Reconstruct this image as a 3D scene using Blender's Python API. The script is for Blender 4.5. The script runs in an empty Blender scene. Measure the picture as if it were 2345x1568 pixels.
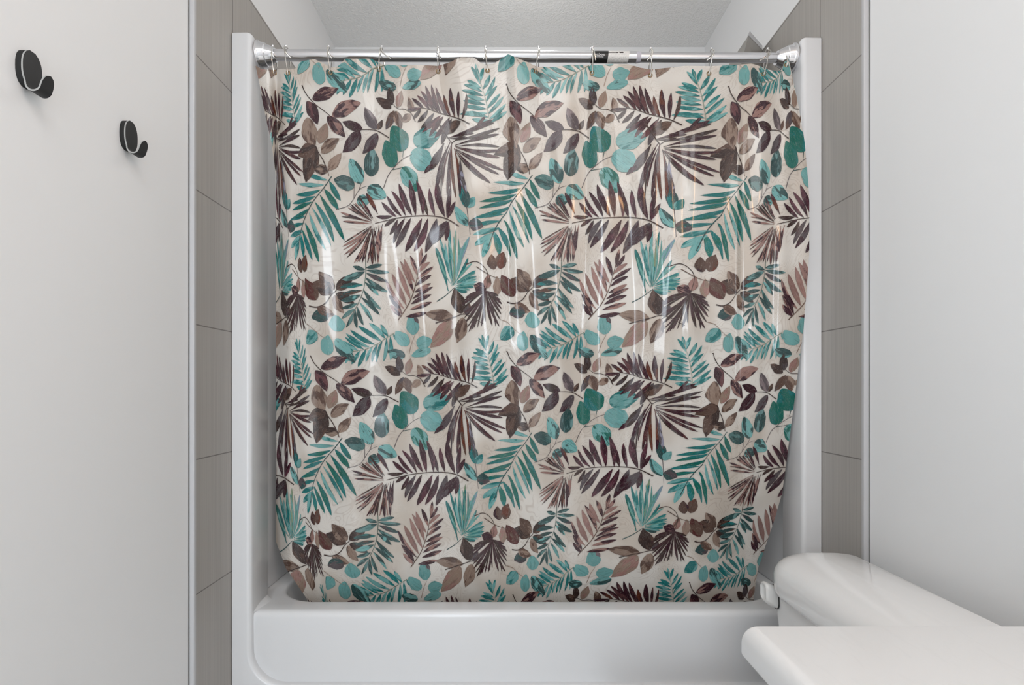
import bpy, bmesh, math, random
import numpy as np
from mathutils import Vector, Matrix

# ------------------------------------------------------------------ camera, light, exposure
F = 1150.0                      # focal length in pixels of the 2345 px wide frame
VX, VY = 1165.0, 890.0          # vanishing point of the depth axis in the frame
CZ = 1.05                       # camera height
scene = bpy.context.scene
col = scene.collection

cam_d = bpy.data.cameras.new('camera')
cam = bpy.data.objects.new('camera', cam_d)
col.objects.link(cam)
cam.location = (0, 0, CZ)
cam.rotation_euler = (math.radians(90), 0, 0)
cam_d.sensor_fit = 'HORIZONTAL'
cam_d.sensor_width = 36.0
cam_d.lens = 36.0 * F / 2345.0
cam_d.shift_x = (1172.5 - VX) / 2345.0
cam_d.shift_y = (VY - 784.0) / 2345.0
cam_d.clip_start = 0.01
scene.camera = cam

world = bpy.data.worlds.new('world')
scene.world = world
world.use_nodes = True
world.node_tree.nodes['Background'].inputs[0].default_value = (0.80, 0.88, 1.0, 1)
world.node_tree.nodes['Background'].inputs[1].default_value = 0.6


def lamp(name, kind, loc, rot, power, color, size=None, size_y=None, radius=None):
    d = bpy.data.lights.new(name, kind)
    d.energy = power
    d.color = color
    if kind == 'AREA':
        d.shape = 'RECTANGLE'
        d.size = size
        d.size_y = size_y
    if radius is not None:
        d.shadow_soft_size = radius
    o = bpy.data.objects.new(name, d)
    o.location = loc
    o.rotation_euler = rot
    col.objects.link(o)
    return o


# flush ceiling light of the room, daylight from the doorway behind, warm bulbs over the vanity
lamp('ceiling_panel_light', 'AREA', (0.05, -0.45, 2.455), (0, 0, 0), 14.0, (1.0, 0.995, 0.985), 1.2, 1.2)
lamp('added_alcove_fill', 'POINT', (0.05, 1.47, 2.23), (0, 0, 0), 3.6, (1.0, 0.98, 0.95), radius=0.10)  # added fill without a fixture, brightens the alcove ceiling
lamp('doorway_daylight', 'AREA', (-0.45, -1.50, 1.05), (math.radians(90), 0, 0), 23.0, (0.84, 0.925, 1.0), 0.38, 2.0)
for i in range(3):
    lamp('vanity_bulb_light', 'POINT', (0.66, -0.30 + 0.22 * i, 1.96), (0, 0, 0), 1.3, (1.0, 0.52, 0.22), radius=0.05)

vs = scene.view_settings
vs.view_transform = 'Standard'
vs.look = 'None'
vs.gamma = 1.0
vs.use_curve_mapping = False
vs.exposure = -0.05

# ------------------------------------------------------------------ helpers
rng = random.Random(7)


def srgb(r, g, b):
    def f(v):
        v /= 255.0
        return v / 12.92 if v <= 0.04045 else ((v + 0.055) / 1.055) ** 2.4
    return (f(r), f(g), f(b), 1.0)


def tag(o, label=None, cat=None, group=None, kind=None):
    if label: o['label'] = label
    if cat: o['category'] = cat
    if group: o['group'] = group
    if kind: o['kind'] = kind
    return o


def empty(name, loc=(0, 0, 0)):
    o = bpy.data.objects.new(name, None)
    o.location = loc
    o.empty_display_size = 0.05
    col.objects.link(o)
    return o


def link_mesh(name, me, mats=(), parent=None):
    o = bpy.data.objects.new(name, me)
    for m in (mats if isinstance(mats, (list, tuple)) else [mats]):
        me.materials.append(m)
    col.objects.link(o)
    if parent is not None:
        o.parent = parent
        o.matrix_parent_inverse = Matrix.Translation(-Vector(parent.location))
    return o


def from_bm(name, bm, mats, parent=None, smooth=True, angle=40):
    bmesh.ops.recalc_face_normals(bm, faces=bm.faces)
    me = bpy.data.meshes.new(name)
    bm.to_mesh(me)
    bm.free()
    if smooth:
        me.shade_smooth()
        try:
            me.set_sharp_from_angle(angle=math.radians(angle))
        except Exception:
            pass
    return link_mesh(name, me, mats, parent)


def box(bm, x0, x1, y0, y1, z0, z1, bevel=0.0, seg=3):
    ret = bmesh.ops.create_cube(bm, size=1.0)
    vs_ = ret['verts']
    for v in vs_:
        v.co = Vector((x0 + (v.co.x + .5) * (x1 - x0), y0 + (v.co.y + .5) * (y1 - y0), z0 + (v.co.z + .5) * (z1 - z0)))
    if bevel > 0:
        es = list({e for v in vs_ for e in v.link_edges})
        bmesh.ops.bevel(bm, geom=es, offset=bevel, segments=seg, profile=0.5, affect='EDGES')
    return vs_


def tube(bm, pts, r, n=10, cap=True):
    """sweep a circle of radius r (number or list) along pts"""
    pts = [Vector(p) for p in pts]
    rs = r if isinstance(r, (list, tuple)) else [r] * len(pts)
    rings = []
    up = Vector((0.13, 0.31, 0.94))
    prev = None
    for i, p in enumerate(pts):
        a = pts[max(i - 1, 0)]
        b = pts[min(i + 1, len(pts) - 1)]
        t = (b - a).normalized()
        if prev is None:
            nrm = t.cross(up)
            if nrm.length < 1e-4: nrm = t.cross(Vector((1, 0, 0)))
            nrm.normalize()
        else:
            nrm = (prev - t * prev.dot(t)).normalized()
        prev = nrm
        bn = t.cross(nrm)
        ring = []
        for k in range(n):
            ang = 2 * math.pi * k / n
            ring.append(bm.verts.new(p + (nrm * math.cos(ang) + bn * math.sin(ang)) * rs[i]))
        rings.append(ring)
    for a, b in zip(rings, rings[1:]):
        for k in range(n):
            bm.faces.new((a[k], a[(k + 1) % n], b[(k + 1) % n], b[k]))
    if cap:
        bm.faces.new(rings[0][::-1])
        bm.faces.new(rings[-1])


def ball(bm, c, r, u=14, v=10):
    ret = bmesh.ops.create_uvsphere(bm, u_segments=u, v_segments=v, radius=r)
    for vt in ret['verts']:
        vt.co += Vector(c)


def lathe_x(bm, prof, c, sx=1, n=48):
    """revolve (dx, radius) profile about an X axis through c"""
    rings = []
    for dx, r in prof:
        rings.append([bm.verts.new((c[0] + sx * dx, c[1] + r * math.cos(2 * math.pi * k / n), c[2] + r * math.sin(2 * math.pi * k / n))) for k in range(n)])
    for a, b in zip(rings, rings[1:]):
        for k in range(n):
            bm.faces.new((a[k], a[(k + 1) % n], b[(k + 1) % n], b[k]))
    bm.faces.new(rings[0])
    bm.faces.new(rings[-1])


def smooth_path(pts, n=8):
    """Catmull-Rom through pts"""
    P = [Vector(p) for p in pts]
    P = [2 * P[0] - P[1]] + P + [2 * P[-1] - P[-2]]
    out = []
    for i in range(1, len(P) - 2):
        for k in range(n):
            t = k / n
            out.append(0.5 * ((2 * P[i]) + (P[i + 1] - P[i - 1]) * t + (2 * P[i - 1] - 5 * P[i] + 4 * P[i + 1] - P[i + 2]) * t * t + (3 * P[i] - P[i - 1] - 3 * P[i + 1] + P[i + 2]) * t ** 3))
    out.append(P[-2])
    return out


def rrect(x0, x1, y0, y1, r, n=96):
    """points of a rounded rectangle, same count for every size"""
    pts = []
    q = n // 4
    r = max(r, 1e-4)
    for (cx, cy, a0) in ((x1 - r, y1 - r, 0), (x0 + r, y1 - r, 90), (x0 + r, y0 + r, 180), (x1 - r, y0 + r, 270)):
        for k in range(q):
            a = math.radians(a0 + 90.0 * k / (q - 1))
            pts.append((cx + r * math.cos(a), cy + r * math.sin(a)))
    return pts


def loft(bm, loops, cap0=False, cap1=False):
    rings = [[bm.verts.new(p) for p in lp] for lp in loops]
    n = len(rings[0])
    for a, b in zip(rings, rings[1:]):
        for k in range(n):
            bm.faces.new((a[k], a[(k + 1) % n], b[(k + 1) % n], b[k]))
    if cap0: bm.faces.new(rings[0][::-1])
    if cap1: bm.faces.new(rings[-1])


def unproj(x, y, d):
    return Vector(((x - VX) * d / F, d, CZ + (VY - y) * d / F))


# ------------------------------------------------------------------ materials
def mat(name, color, rough=0.5, metal=0.0, spec=0.5, coat=0.0):
    m = bpy.data.materials.new(name)
    m.use_nodes = True
    b = m.node_tree.nodes['Principled BSDF']
    b.inputs['Base Color'].default_value = color
    b.inputs['Roughness'].default_value = rough
    b.inputs['Metallic'].default_value = metal
    b.inputs['Specular IOR Level'].default_value = spec
    if coat:
        b.inputs['Coat Weight'].default_value = coat
        b.inputs['Coat Roughness'].default_value = 0.05
    return m


class NT:
    def __init__(self, m):
        self.t = m.node_tree
        self.b = self.t.nodes['Principled BSDF']

    def n(self, kind, **kw):
        nd = self.t.nodes.new(kind)
        for k, v in kw.items():
            setattr(nd, k, v)
        return nd

    def l(self, a, b):
        self.t.links.new(a, b)

    def math(self, op, a, b=None, clamp=False):
        nd = self.n('ShaderNodeMath', operation=op, use_clamp=clamp)
        for i, v in enumerate((a, b)):
            if v is None: continue
            if isinstance(v, (int, float)): nd.inputs[i].default_value = v
            else: self.l(v, nd.inputs[i])
        return nd.outputs[0]

    def ramp(self, v, lo, hi):
        nd = self.n('ShaderNodeMapRange', interpolation_type='SMOOTHSTEP')
        self.l(v, nd.inputs['Value'])
        nd.inputs['From Min'].default_value = lo
        nd.inputs['From Max'].default_value = hi
        return nd.outputs['Result']

    def mix(self, fac, a, b, mode='MIX'):
        nd = self.n('ShaderNodeMix', data_type='RGBA', blend_type=mode)
        if isinstance(fac, (int, float)): nd.inputs[0].default_value = fac
        else: self.l(fac, nd.inputs[0])
        for i, v in ((6, a), (7, b)):
            if isinstance(v, tuple): nd.inputs[i].default_value = v
            else: self.l(v, nd.inputs[i])
        return nd.outputs[2]

    def scale(self, v, s):
        nd = self.n('ShaderNodeVectorMath', operation='MULTIPLY')
        self.l(v, nd.inputs[0])
        nd.inputs[1].default_value = s
        return nd.outputs[0]

    def noise(self, v, scale=1.0, detail=2.0, rough=0.5, dist=0.0):
        nd = self.n('ShaderNodeTexNoise')
        self.l(v, nd.inputs['Vector'])
        nd.inputs['Scale'].default_value = scale
        nd.inputs['Detail'].default_value = detail
        nd.inputs['Roughness'].default_value = rough
        nd.inputs['Distortion'].default_value = dist
        return nd.outputs['Fac']

    def bump(self, h, strength=0.3, dist=0.001):
        nd = self.n('ShaderNodeBump')
        nd.inputs['Strength'].default_value = strength
        nd.inputs['Distance'].default_value = dist
        self.l(h, nd.inputs['Height'])
        self.l(nd.outputs[0], self.b.inputs['Normal'])

    def coord(self):
        return self.n('ShaderNodeNewGeometry').outputs['Position']

    def attr(self, name):
        return self.n('ShaderNodeAttribute', attribute_name=name)


# painted drywall
M_WALL = mat('painted_drywall', (0.83, 0.835, 0.84, 1), 0.55, spec=0.25)
t = NT(M_WALL)
t.bump(t.noise(t.coord(), 260, 3), 0.06, 0.001)
M_ALCOVE = M_WALL

# textured ceiling
M_CEIL = mat('stippled_ceiling', (0.92, 0.92, 0.91, 1), 0.9, spec=0.1)
t = NT(M_CEIL)
p = t.coord()
h = t.ramp(t.noise(p, 150, 3, 0.55), 0.38, 0.68)
t.bump(h, 0.5, 0.003)

M_FLOOR = mat('floor_vinyl', srgb(150, 146, 140), 0.4)
t = NT(M_FLOOR)
t.l(t.mix(t.noise(t.scale(t.coord(), (40, 3, 1)), 1, 4), srgb(205, 203, 200), srgb(222, 220, 216)), t.b.inputs['Base Color'])

# grey linen tile with grout joints
M_TILE = mat('linen_tile', srgb(150, 146, 140), 0.42, spec=0.35)
t = NT(M_TILE)
p = t.coord()
sep = t.n('ShaderNodeSeparateXYZ')
t.l(p, sep.inputs[0])
streak = t.noise(t.scale(p, (90, 420, 2.2)), 1, 3)
cloudy = t.noise(p, 5, 2)
c1 = t.mix(t.ramp(streak, 0.3, 0.7), srgb(161, 157, 152), srgb(172, 168, 163))
c1 = t.mix(t.math('MULTIPLY', t.ramp(cloudy, 0.3, 0.7), 0.35), c1, srgb(162, 158, 154))


def joint(v, off, pitch, half):
    q = t.math('DIVIDE', t.math('SUBTRACT', v, off), pitch)
    f = t.math('ABSOLUTE', t.math('SUBTRACT', q, t.math('ROUND', q)))
    return t.math('LESS_THAN', f, half / pitch)


g = t.math('MAXIMUM', joint(sep.outputs['Z'], 1.815, 0.309, 0.0014), joint(sep.outputs['Y'], 1.303, 0.61, 0.0014))
t.l(t.mix(g, c1, srgb(118, 114, 110)), t.b.inputs['Base Color'])
t.bump(t.math('SUBTRACT', 1.0, g), 0.6, 0.0015)

M_EDGE = mat('satin_edge_trim', srgb(190, 190, 192), 0.35, 0.0)
M_CAULK = mat('dark_caulk_line', srgb(70, 68, 66), 0.8)
M_ACRYL = mat('white_acrylic', (0.70, 0.705, 0.715, 1), 0.22, spec=0.5)
M_PORC = mat('white_porcelain', (0.84, 0.84, 0.84, 1), 0.08, spec=0.5)
M_LEVER = mat('white_plastic', (0.76, 0.76, 0.75, 1), 0.2)
M_COUNT = mat('white_quartz', (0.76, 0.76, 0.76, 1), 0.3, spec=0.4)
t = NT(M_COUNT)
p = t.coord()
v = t.noise(t.scale(p, (60, 14, 14)), 1, 5, 0.6, 1.2)
t.l(t.mix(t.math('MULTIPLY', t.ramp(v, 0.56, 0.62), 0.25), (0.70, 0.70, 0.70, 1), (0.65, 0.65, 0.65, 1)), t.b.inputs['Base Color'])
M_CAB = mat('cabinet_paint', srgb(205, 205, 203), 0.4)
M_CHROME = mat('polished_chrome', (0.78, 0.78, 0.80, 1), 0.07, 1.0)
M_ROD = mat('brushed_chrome', (0.70, 0.70, 0.72, 1), 0.16, 1.0)
M_WIRE = mat('nickel_wire', (0.70, 0.68, 0.64, 1), 0.18, 1.0)
M_BRASS = mat('tarnished_brass', srgb(150, 125, 90), 0.35, 0.9)
M_PLAST = mat('clear_plastic_ring', srgb(185, 182, 190), 0.3)
M_LBLACK = mat('black_label', srgb(22, 22, 22), 0.4)
M_LWHITE = mat('white_label', srgb(222, 220, 216), 0.45)
t = NT(M_LWHITE)
p = t.coord()
v = t.noise(t.scale(p, (900, 900, 900)), 1, 3)
sep = t.n('ShaderNodeSeparateXYZ')
t.l(p, sep.inputs[0])
row = t.math('GREATER_THAN', t.math('SINE', t.math('MULTIPLY', sep.outputs['Z'], 2600.0)), 0.1)
ink = t.math('MULTIPLY', t.math('GREATER_THAN', v, 0.50), row)
t.l(t.mix(t.math('MULTIPLY', ink, 0.6), srgb(222, 220, 216), srgb(120, 116, 112)), t.b.inputs['Base Color'])
M_LTEXT = mat('white_print', srgb(225, 225, 225), 0.5)
M_LDARK = mat('dark_print', srgb(60, 52, 48), 0.5)
M_HOOKB = mat('matte_black_metal', srgb(40, 40, 41), 0.55)
M_HOOKE = mat('bare_metal_edge', srgb(160, 160, 158), 0.4)
M_FOAM = mat('black_foam_pad', srgb(20, 20, 20), 0.8)
M_SHADE = mat('dark_gap_shade', srgb(25, 25, 25), 0.6)  # near-black colour painted in as shade of the lever gap

# ------------------------------------------------------------------ the room
XL, XR = -0.727, 0.819           # painted side walls
TL, TR = -0.716, 0.808           # tile faces
YB, YR = 2.098, -1.40            # alcove back wall, rear wall
ZC = 2.477
TZ = 2.129                       # top of tile
T0 = 1.15                        # front edge of tile


def struct(name, bm, m, label=None, smooth=False):
    o = from_bm(name, bm, m, smooth=smooth)
    o['kind'] = 'structure'
    if label: o['label'] = label
    return o


def slab(name, m, *a, **k):
    bm = bmesh.new()
    box(bm, *a, **k)
    return struct(name, bm, m)


slab('wall_left', M_WALL, XL - 0.1, XL, YR, YB, 0, ZC)
slab('wall_right', M_WALL, XR, XR + 0.1, YR, YB, 0, ZC)
slab('wall_back', M_WALL, XL - 0.1, XR + 0.1, YB, YB + 0.1, 0, ZC)
slab('ceiling', M_CEIL, XL - 0.1, XR + 0.1, YR, YB + 0.1, ZC, ZC + 0.1)
slab('floor', M_FLOOR, XL - 0.1, XR + 0.1, YR, YB + 0.1, -0.1, 0)
# rear wall with an open doorway
bm = bmesh.new()
box(bm, XL - 0.1, -0.65, YR - 0.1, YR, 0, ZC)
box(bm, -0.25, XR + 0.1, YR - 0.1, YR, 0, ZC)
box(bm, -0.65, -0.25, YR - 0.1, YR, 2.05, ZC)
struct('wall_rear', bm, M_WALL)

# tiled strips of the alcove side walls, their edge trims, caulk
slab('trim_1', M_TILE, XL, TL, T0, YB, 0, TZ)['label'] = 'grey linen tile on the left alcove wall'
slab('trim_2', M_TILE, TR, XR, T0, YB, 0, TZ)['label'] = 'grey linen tile on the right alcove wall'
for nm, xa, xb, xc0, xc1 in (('trim_3', XL, TL + 0.0006, XL - 0.001, XL + 0.0016), ('trim_4', TR - 0.0006, XR, XR - 0.0016, XR + 0.001)):
    bm = bmesh.new()
    box(bm, xa, xb, T0 - 0.009, T0, 0, TZ, 0.0012, 2)
    o = struct(nm, bm, M_EDGE)
    o['label'] = 'thin pale edge strip where the tile meets the painted wall'
    bm = bmesh.new()
    box(bm, xc0, xc1, T0 - 0.0105, T0 - 0.0088, 0, TZ)
    link = from_bm('caulk_line', bm, M_CAULK, o, smooth=False)
# tiled wedge boxing at the right corner above the surround
bm = bmesh.new()
A = unproj(1714, 82, 1.535); B = unproj(1756, 112, 1.595)
zt = TZ
quad = [(A.x, A.y, zt), (TR, 1.60, zt), (TR, 1.60, zt - 0.22), (A.x - 0.055, A.y, zt - 0.22)]
backq = [(A.x, A.y + 0.16, zt), (TR, A.y + 0.16, zt), (TR, A.y + 0.16, zt - 0.22), (A.x - 0.055, A.y + 0.16, zt - 0.22)]
fv = [bm.verts.new(q) for q in quad]
bv = [bm.verts.new(q) for q in backq]
bm.faces.new(fv); bm.faces.new(bv[::-1])
for k in range(4):
    bm.faces.new((fv[k], fv[(k + 1) % 4], bv[(k + 1) % 4], bv[k]))
M_WEDGE = mat('plain_grey_tile', srgb(148, 145, 140), 0.45)
o = struct('trim_5', bm, M_WEDGE)
o['label'] = 'small grey tiled wedge jutting from the right alcove wall'
bm = bmesh.new()
fv = [bm.verts.new(q) for q in ((A.x, A.y - .001, zt), (TR, 1.599, zt), (TR, 1.599, zt + 0.013), (A.x + .004, A.y - .001, zt + 0.013))]
bv = [bm.verts.new((v.co.x, v.co.y + 0.012, v.co.z)) for v in fv]
bm.faces.new(fv); bm.faces.new(bv[::-1])
for k in range(4):
    bm.faces.new((fv[k], fv[(k + 1) % 4], bv[(k + 1) % 4], bv[k]))
from_bm('edge_strip', bm, M_EDGE, o, smooth=False)

# ------------------------------------------------------------------ tub and surround (one moulded unit)
tub = empty('bathtub_surround', (0.046, 1.295, 0.0))
tag(tub, 'white moulded bathtub with tall surround filling the alcove behind the curtain', 'bathtub')
DF = 1.295
SX0, SX1 = TL + 0.0005, TR - 0.0005
PX0, PX1 = -0.666, 0.758         # inner faces of the front posts
RZ = 0.469                       # rim height
bm = bmesh.new()


def arc(cx, cz, r, a0, a1, n=12):
    return [(cx + r * math.cos(math.radians(a0 + (a1 - a0) * k / n)), cz + r * math.sin(math.radians(a0 + (a1 - a0) * k / n))) for k in range(n + 1)]


r = 0.088
inner = [(PX0, 1.971), (PX0, 1.2), (PX0, 0.6)] + arc(PX0 + r, 0.283 + r, r, 180, 270, 14) + [(-0.2, 0.283), (0.3, 0.283)] + arc(PX1 - r, 0.283 + r, r, 270, 360, 14) + [(PX1, 0.6), (PX1, 1.2), (PX1, 1.958)]
outer = [(SX0, 1.971), (SX0, 1.2), (SX0, 0.6)] + [(SX0, 0.371 - 0.371 * k / 7) for k in range(8)] + [(SX0 + (PX0 + r - SX0) * k / 7, 0.0) for k in range(1, 8)] + [(-0.2, 0.0), (0.3, 0.0)] \
    + [(PX1 - r + (SX1 - PX1 + r) * k / 7, 0.0) for k in range(7)] + [(SX1, 0.371 * k / 7) for k in range(8)] + [(SX1, 0.6), (SX1, 1.2), (SX1, 1.958)]
BR = 0.011
secs = []
for i, ((xi, zi), (xo, zo)) in enumerate(zip(inner, outer)):
    a_ = inner[max(i - 1, 0)]; b_ = inner[min(i + 1, len(inner) - 1)]
    tx, tz = b_[0] - a_[0], b_[1] - a_[1]
    ll_ = math.hypot(tx, tz); nx, nz = -tz / ll_, tx / ll_          # towards the opening
    sec = [(xo, 1.392, zo), (xo, DF + .004, zo), (xo + (xi - xo) * .03, DF, zo + (zi - zo) * .03)]
    sec += [(xi - nx * BR * (1 - math.sin(math.radians(q))), DF + BR * (1 - math.cos(math.radians(q))), zi - nz * BR * (1 - math.sin(math.radians(q)))) for q in (0, 15, 30, 45, 60, 75, 90)]
    sec += [(xi, 1.388, zi), (xi - nx * .004, 1.392, zi - nz * .004)]
    secs.append(sec)
loft(bm, secs, True, True)
bmesh.ops.recalc_face_normals(bm, faces=bm.faces)
tops = [e for e in bm.edges if len(e.link_faces) == 2 and e.calc_face_angle(0) > 1.2 and min(v.co.z for v in e.verts) > 1.95]
bmesh.ops.bevel(bm, geom=tops, offset=0.005, segments=3, profile=0.5, affect='EDGES')
from_bm('front_frame', bm, M_ACRYL, tub, angle=50)

# apron sheet with rounded top, flush with the rim
bm = bmesh.new()
prof = [(1.322, 0.03), (1.311, 0.43)] + [(1.311 + 0.016 - 0.016 * math.cos(math.radians(a)), 0.453 + 0.016 * math.sin(math.radians(a))) for a in (0, 15, 30, 45, 60, 75, 90)] + [(1.345, RZ)]
cols = [(-0.714, 0), (0.806, 0)]
rows = []
for xx in np.linspace(-0.714, 0.806, 24):
    rows.append([bm.verts.new((xx, d, z)) for d, z in prof])
for a, b in zip(rows, rows[1:]):
    for k in range(len(prof) - 1):
        bm.faces.new((a[k], b[k], b[k + 1], a[k + 1]))
from_bm('apron', bm, M_ACRYL, tub, angle=60)

# rim deck and basin
bm = bmesh.new()
N = 128
specs = [  # x0,x1,y0,y1,r,z
    (-0.714, 0.806, 1.345, 2.06, 0.004, RZ),
    (-0.663, 0.763, 1.367, 2.010, 0.13, RZ),
    (-0.658, 0.758, 1.372, 2.005, 0.13, RZ - 0.001),
    (-0.654, 0.754, 1.376, 2.001, 0.13, RZ - 0.004),
    (-0.652, 0.752, 1.378, 1.999, 0.13, RZ - 0.012),
    (-0.640, 0.740, 1.392, 1.990, 0.13, RZ - 0.10),
    (-0.615, 0.700, 1.412, 1.975, 0.13, RZ - 0.28),
    (-0.585, 0.660, 1.435, 1.950, 0.13, RZ - 0.345),
    (-0.545, 0.620, 1.470, 1.915, 0.12, RZ - 0.365),
]
loft(bm, [[(x, y, z) for x, y in rrect(x0, x1, y0, y1, rr, N)] for x0, x1, y0, y1, rr, z in specs], cap1=True)
from_bm('basin', bm, M_ACRYL, tub, angle=70)

# inside wall panels of the surround
bm = bmesh.new()
box(bm, SX0, -0.700, 1.392, 2.06, RZ, 1.965, 0.004, 2)
box(bm, 0.792, SX1, 1.392, 2.06, RZ, 1.955, 0.004, 2)
box(bm, SX0, SX1, 2.05, 2.09, RZ, 1.96, 0.004, 2)
# coved foot where the posts meet the rim
for sx, xx in ((1, PX0), (-1, PX1)):
    pr = [(0, 0)] + [(0.022 - 0.022 * math.sin(math.radians(a)), 0.022 - 0.022 * math.cos(math.radians(a))) for a in range(90, -1, -10)][::-1]
    loft(bm, [[(xx - sx * 0.0015 + sx * px * q, yy, RZ - 0.0015 + pz * q) for px, pz in pr] for yy, q in ((1.309, .05), (1.318, .35), (1.33, .65), (1.35, .92), (1.37, 1.0), (1.388, 1.0), (1.391, .9))], True, True)
from_bm('wall_panel', bm, M_ACRYL, tub, angle=40)

# ------------------------------------------------------------------ curtain drape: (c, t) pattern repeats -> photo columns -> 3D
ROWS = np.array([0, .5, 1, 1.5, 2.0])
CN = np.array([-.235, 0, .44, .765, 1, 1.44, 1.765, 2, 2.13, 2.31, 2.41])
XN = np.array([
    [632, 648, 658, 672, 700],
    [692, 702, 711, 728, 748],
    [898, 908, 918, 934, 948],
    [1036, 1050, 1062, 1072, 1080],
    [1160, 1160, 1161, 1168, 1175],
    [1362, 1356, 1350, 1337, 1322],
    [1520, 1518, 1505, 1495, 1485],
    [1668, 1650, 1633, 1606, 1579],
    [1722, 1703, 1685, 1653, 1625],
    [1775, 1767, 1748, 1723, 1680],
    [1795, 1815, 1785, 1755, 1703]], float)
C0, C1, TT0, TT1 = -0.36, 2.5, -0.085, 2.42
LE = np.array([(100, 582), (140, 585), (165, 590), (250, 605), (330, 622), (400, 631), (600, 632), (1000, 633), (1240, 632), (1300, 655), (1370, 702), (1500, 750)], float)
RE = np.array([(100, 1803), (140, 1806), (165, 1812), (240, 1828), (330, 1843), (450, 1853), (580, 1853), (650, 1848), (750, 1840), (950, 1815), (1130, 1791), (1200, 1770), (1300, 1736), (1376, 1725), (1500, 1710)], float)
TE = np.array([(585, 150), (600, 158), (630, 160), (640, 157), (676, 157), (690, 140), (720, 135), (745, 147), (757, 155), (775, 152), (790, 134), (850, 134), (875, 147), (910, 149), (960, 148), (1003, 150), (1030, 142), (1052, 130), (1085, 130), (1100, 142), (1113, 147), (1130, 145), (1150, 132), (1164, 122), (1185, 132), (1210, 142), (1230, 152), (1265, 153), (1300, 149), (1356, 150), (1400, 147), (1440, 148), (1465, 156), (1490, 160), (1530, 156), (1570, 151), (1626, 152), (1690, 149), (1720, 146), (1735, 150), (1754, 158), (1780, 165), (1790, 160), (1797, 140), (1806, 138)], float)
DY = np.array([100, 140, 300, 450, 600, 750, 950, 1130, 1240, 1376, 1600], float)
DL = np.array([1.313, 1.313, 1.333, 1.345, 1.357, 1.375, 1.41, 1.435, 1.447, 1.46, 1.47])
DM = np.array([1.310, 1.310, 1.322, 1.328, 1.336, 1.352, 1.405, 1.445, 1.462, 1.480, 1.495])
DR = np.array([1.313, 1.311, 1.275, 1.27, 1.272, 1.28, 1.325, 1.38, 1.425, 1.47, 1.49])
# vertical folds: (x at top, x at bottom, y from, y to, depth in m, half width in px)
FOLDS = [
    (775, 800, 350, 1000, 0.0025, 26, 26), (850, 880, 200, 1300, -0.0025, 34, 34),
    (935, 955, 350, 800, -0.004, 36, 24), (1036, 1062, 200, 1700, 0.013, 40, 15), (1085, 1105, 250, 1300, -0.004, 24, 24),
    (1160, 1167, 150, 760, 0.010, 26, 8), (1215, 1225, 250, 1300, 0.003, 26, 26),
    (1276, 1290, 330, 1150, -0.0048, 15, 15), (1345, 1326, 160, 1600, 0.007, 26, 9), (1378, 1372, 200, 1250, -0.0055, 14, 18),
    (1440, 1432, 200, 1100, 0.004, 20, 20), (1478, 1472, 250, 1050, -0.0050, 14, 14), (1538, 1530, 300, 950, -0.0042, 14, 14),
    (1590, 1582, 250, 1150, -0.0055, 15, 15), (1690, 1678, 200, 1200, 0.010, 40, 8), (1748, 1715, 250, 1250, -0.0050, 14, 14),
    (1806, 1778, 220, 900, -0.0050, 13, 13), (632, 640, 150, 420, 0.018, 9, 9),
]


def sstep(a, b, v):
    q = np.clip((v - a) / (b - a), 0, 1)
    return q * q * (3 - 2 * q)


def pk(c):
    return np.interp(c, [.2, 1.0, 1.5], [648, 634, 656]), np.interp(c, [.2, 1.0, 1.5], [30, 26, 44])


def yfun(c, tt):
    p, k = pk(c)
    return 197 + p * tt - k * tt * tt


def nodes(tt, y):
    """x of every column node for each sample: (n, 13)"""
    tt = np.clip(tt, -.3, 2.6)
    i = np.clip(np.searchsorted(ROWS, tt) - 1, 0, 3)
    w = (tt - ROWS[i]) / .5
    X = XN[:, i] * (1 - w) + XN[:, i + 1] * w
    L = np.interp(y, LE[:, 0], LE[:, 1])
    R = np.interp(y, RE[:, 0], RE[:, 1])
    sq = np.where(L > 633, (760 - L) / (760 - 632.0), 1.0)
    X = np.where(X < 760, 760 - (760 - X) * sq, X)
    X = np.vstack([L, np.maximum(X, L + 2 + np.arange(len(CN))[:, None]), np.maximum(R, X[-1] + 4)])
    return X.T


CA = np.concatenate([[C0], CN, [C1]])


def xfun(c, tt, y):
    X = nodes(tt, y)
    j = np.clip(np.searchsorted(CA, c) - 1, 0, len(CA) - 2)
    r_ = np.arange(len(c))
    w = (c - CA[j]) / (CA[j + 1] - CA[j])
    return X[r_, j] * (1 - w) + X[r_, j + 1] * w


def inverse(x, y):
    """photo pixel -> (c, t)"""
    x = np.asarray(x, float); y = np.asarray(y, float)
    c = np.full_like(x, 1.0)
    r_ = np.arange(len(x))
    tt = np.zeros_like(x)
    for _ in range(6):
        p, k = pk(c)
        disc = np.maximum(p * p - 4 * k * (y - 197), 1.0)
        tt = (p - np.sqrt(disc)) / (2 * k)
        X = nodes(tt, y)
        j = np.clip((X < x[:, None]).sum(1) - 1, 0, len(CA) - 2)
        c = CA[j] + (x - X[r_, j]) / np.maximum(X[r_, j + 1] - X[r_, j], .5) * (CA[j + 1] - CA[j])
    return c, tt


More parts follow.
